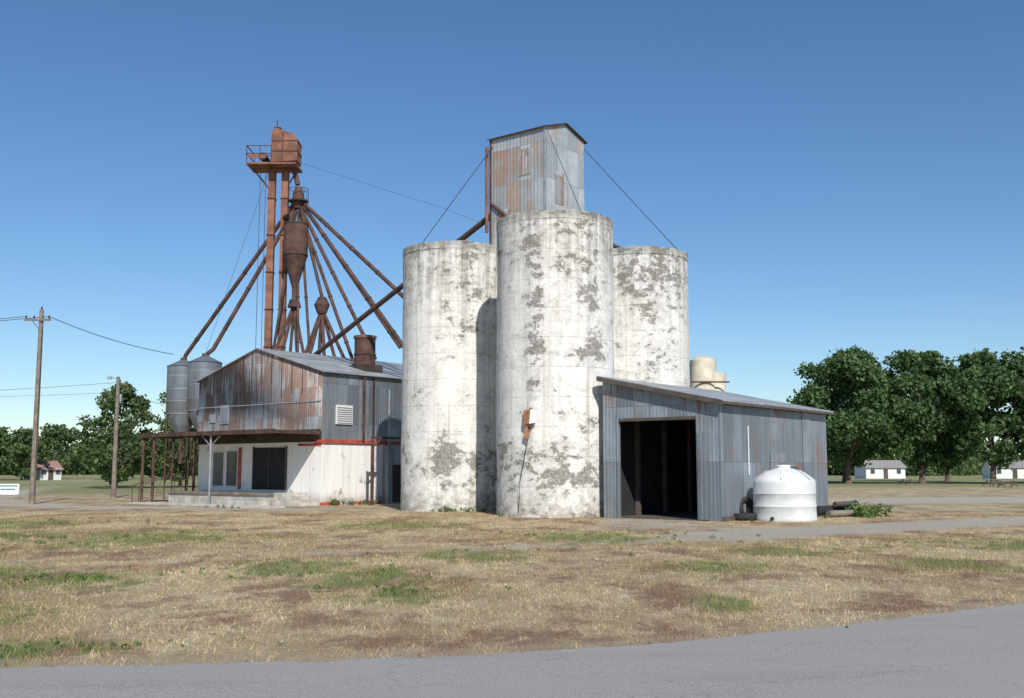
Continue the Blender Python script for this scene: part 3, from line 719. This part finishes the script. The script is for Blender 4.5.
for c0,nn,sp,r in [((-5.0,11.5),18,.45,.05),((-7.9,18.6),22,.6,.075),((-1.8,17.1),14,.5,.06),((-4.2,20),22,1.2,.06),((4,21),12,1.2,.05),((-11,29),24,2.6,.08),((2.5,30),22,2.6,.08),((13,27),18,2.6,.07),((-8,14),14,1.0,.04),((2,14.5),7,1.0,.03),((0,24),16,3,.06),((-15,38),16,3,.09),((-3.4,12.4),9,.7,.03)]:
    weeds('green_weed_clump',[(c0[0]+rw.gauss(0,sp),c0[1]+rw.gauss(0,sp*.6)) for _ in range(nn)],r,.02,9000)

# ------------------------------------------------------------------ utility poles and lines
def pole(x,y,h,arm=True):
    e=empty('utility_pole',(x,y,0)); b=MB()
    b.cyl((0,0,-.2),(0,0,h),.17,M_wood,r2=.12,n=12)
    if arm:
        b.box(-.9,.6,-.19,-.09,h-.65,h-.53,M_wood); b.path([(-.5,-.1,h-.6),(0,-.1,h-1.2)],.02,M_rust,5)
        for xx_ in (-.8,-.35,.5): b.cyl((xx_,-.14,h-.53),(xx_,-.14,h-.35),.045,M_tire,n=8)
        b.cyl((0,0,h),(0,0,h+.18),.05,M_tire,n=8)
        b.path([(.13,-.1,h-1),(.13,-.1,.5)],.015,M_wire,5)
    else:
        b.path([(0,0,h-.2),(-.6,0,h+.05)],.035,M_pipe_lt,6); b.cyl((-.6,0,h+.05),(-.6,0,h-.15),.06,M_pipe_lt,r2=.2,n=12)
        b.cyl((.22,0,h-1.2),(.22,0,h-1.7),.1,M_pipe_lt,n=10)
    b.finish('pole_and_hardware',e)
pole(-26.9,60,11.0); pole(-27.2,73,8.3,False)
e=empty('overhead_wires',(0,0,0)); b=MB()
b.sag((-26.4,59.86,10.6),(-21.2,66,9.1),.25,.022,M_wire); b.sag((-26.4,59.86,10.6),(-60,64,11.5),.9,.018,M_wire)
b.sag((-27.7,59.86,10.6),(-60,62,11.2),.9,.018,M_wire)
b.sag((-27.2,73,7.9),(-80,78,7.6),.8,.012,M_wire); b.sag((-27.2,73,7.9),(-22.0,67,6.0),.25,.014,M_wire); b.sag((-27.2,73,7.2),(-80,74,8.2),.8,.010,M_wire)
b.finish('wires',e)

e=empty('roadside_sign',(-33.0,70,0),.15); b=MB()
T=NT('teal_paint'); M_teal=T.set(color=(.06,.22,.25),rough=.6)
b.box(-.66,-.60,0,.06,0,1.0,M_wood); b.box(.60,.66,0,.06,0,1.0,M_wood)
b.box(-.7,.7,-.05,0,.3,1.0,M_trim); b.box(-.6,.6,-.058,-.052,.82,.90,M_teal); b.box(-.45,.45,-.058,-.052,.60,.68,M_teal)
b.finish('sign_board',e)

def house(name,x,y,wx,wy,h,rh,wall,roof,rot=0.0):
    e=empty(name,(x,y,0),rot); b=MB(); a=wx/2;c=wy/2
    b.box(-a,a,-c,c,0,h,wall)
    b.poly([(a,-c,h),(a,c,h),(a,0,h+rh)],wall); b.poly([(-a,c,h),(-a,-c,h),(-a,0,h+rh)],wall); b.finish('walls',e)
    b=MB(); oo=.35; k=rh/c
    b.slab([(-a-oo,-c-oo,h+.06-k*oo),(a+oo,-c-oo,h+.06-k*oo),(a+oo,0,h+rh+.06),(-a-oo,0,h+rh+.06)],.08,roof)
    b.slab([(a+oo,c+oo,h+.06-k*oo),(-a-oo,c+oo,h+.06-k*oo),(-a-oo,0,h+rh+.06),(a+oo,0,h+rh+.06)],.08,roof); b.finish('roof',e)
    b=MB()
    for i in range(3):
        xw=-a+wx*(i+.5)/3
        if i==1: b.box(xw-.5,xw+.5,-c-.05,-c-.004,0,2.1,M_beam)
        else: b.box(xw-.55,xw+.55,-c-.05,-c-.004,1.0,2.2,M_trim); b.box(xw-.47,xw+.47,-c-.07,-c-.052,1.08,2.12,M_glass)
    b.finish('windows_and_door',e)
M_sh=plain('shingle_grey',(.24,.23,.225),.9,.2); M_shr=plain('shingle_red',(.30,.17,.15),.9,.2); M_sid=plain('white_siding',(.70,.70,.68),.7,.06)
house('white_house',-89,203,4.2,5,2.1,1.5,M_sid,M_shr,.9)
house('white_house',82,238,9,6,2.5,1.5,M_sid,M_sh,.1)
house('white_house',112,240,10,7,2.5,1.3,M_sid,M_sh,-.15)
def picnic(x,y,rot):
    e=empty('picnic_table',(x,y,0),rot); b=MB()
    b.box(-.95,.95,-.38,.38,.72,.77,M_wood)
    for s_ in (-1,1):
        b.box(-.95,.95,s_*.72-.13,s_*.72+.13,.42,.46,M_wood)
        b.path([(s_*.7,-.8,0),(s_*.7,.15,.74)],.035,M_wood,6); b.path([(s_*.7,.8,0),(s_*.7,-.15,.74)],.035,M_wood,6); b.box(s_*.7-.03,s_*.7+.03,-.75,.75,.36,.41,M_wood)
    b.finish('table',e)
picnic(57.5,128,.3); picnic(55.5,120,-.2); picnic(52,112,.1); picnic(51,138,.6)

# ------------------------------------------------------------------ light, sky, camera
az=math.radians(14); el=math.radians(41)
sv=Vector((math.sin(az)*math.cos(el),-math.cos(az)*math.cos(el),math.sin(el)))
ld=bpy.data.lights.new('sun','SUN'); ld.energy=4.9; ld.angle=math.radians(.53); ld.color=(1,.965,.90)
lo=bpy.data.objects.new('sun',ld); COL.objects.link(lo); lo.rotation_euler=(-sv).to_track_quat('-Z','Y').to_euler(); lo.location=(20,-20,60)
wd=bpy.data.worlds.new('World'); S.world=wd; wd.use_nodes=True; nt=wd.node_tree
sk=nt.nodes.new('ShaderNodeTexSky'); sk.sky_type='NISHITA'; sk.sun_disc=False; sk.sun_elevation=el; sk.sun_rotation=math.pi-az
sk.air_density=1.0; sk.dust_density=.12; sk.ozone_density=4.5; sk.altitude=150
hs=nt.nodes.new('ShaderNodeHueSaturation'); hs.inputs['Saturation'].default_value=1.13
bg=nt.nodes['Background']; nt.links.new(sk.outputs[0],hs.inputs['Color']); nt.links.new(hs.outputs[0],bg.inputs[0]); bg.inputs[1].default_value=.112
cam=bpy.data.cameras.new('camera'); co_=bpy.data.objects.new('camera',cam); COL.objects.link(co_)
co_.location=(0,0,1.9); co_.rotation_euler=(math.radians(90+6.51),0,0)
cam.sensor_width=36; cam.lens=36*1060/1024; cam.clip_start=.1; cam.clip_end=9000
S.camera=co_
S.view_settings.view_transform='Standard'; S.view_settings.look='None'; S.view_settings.exposure=0
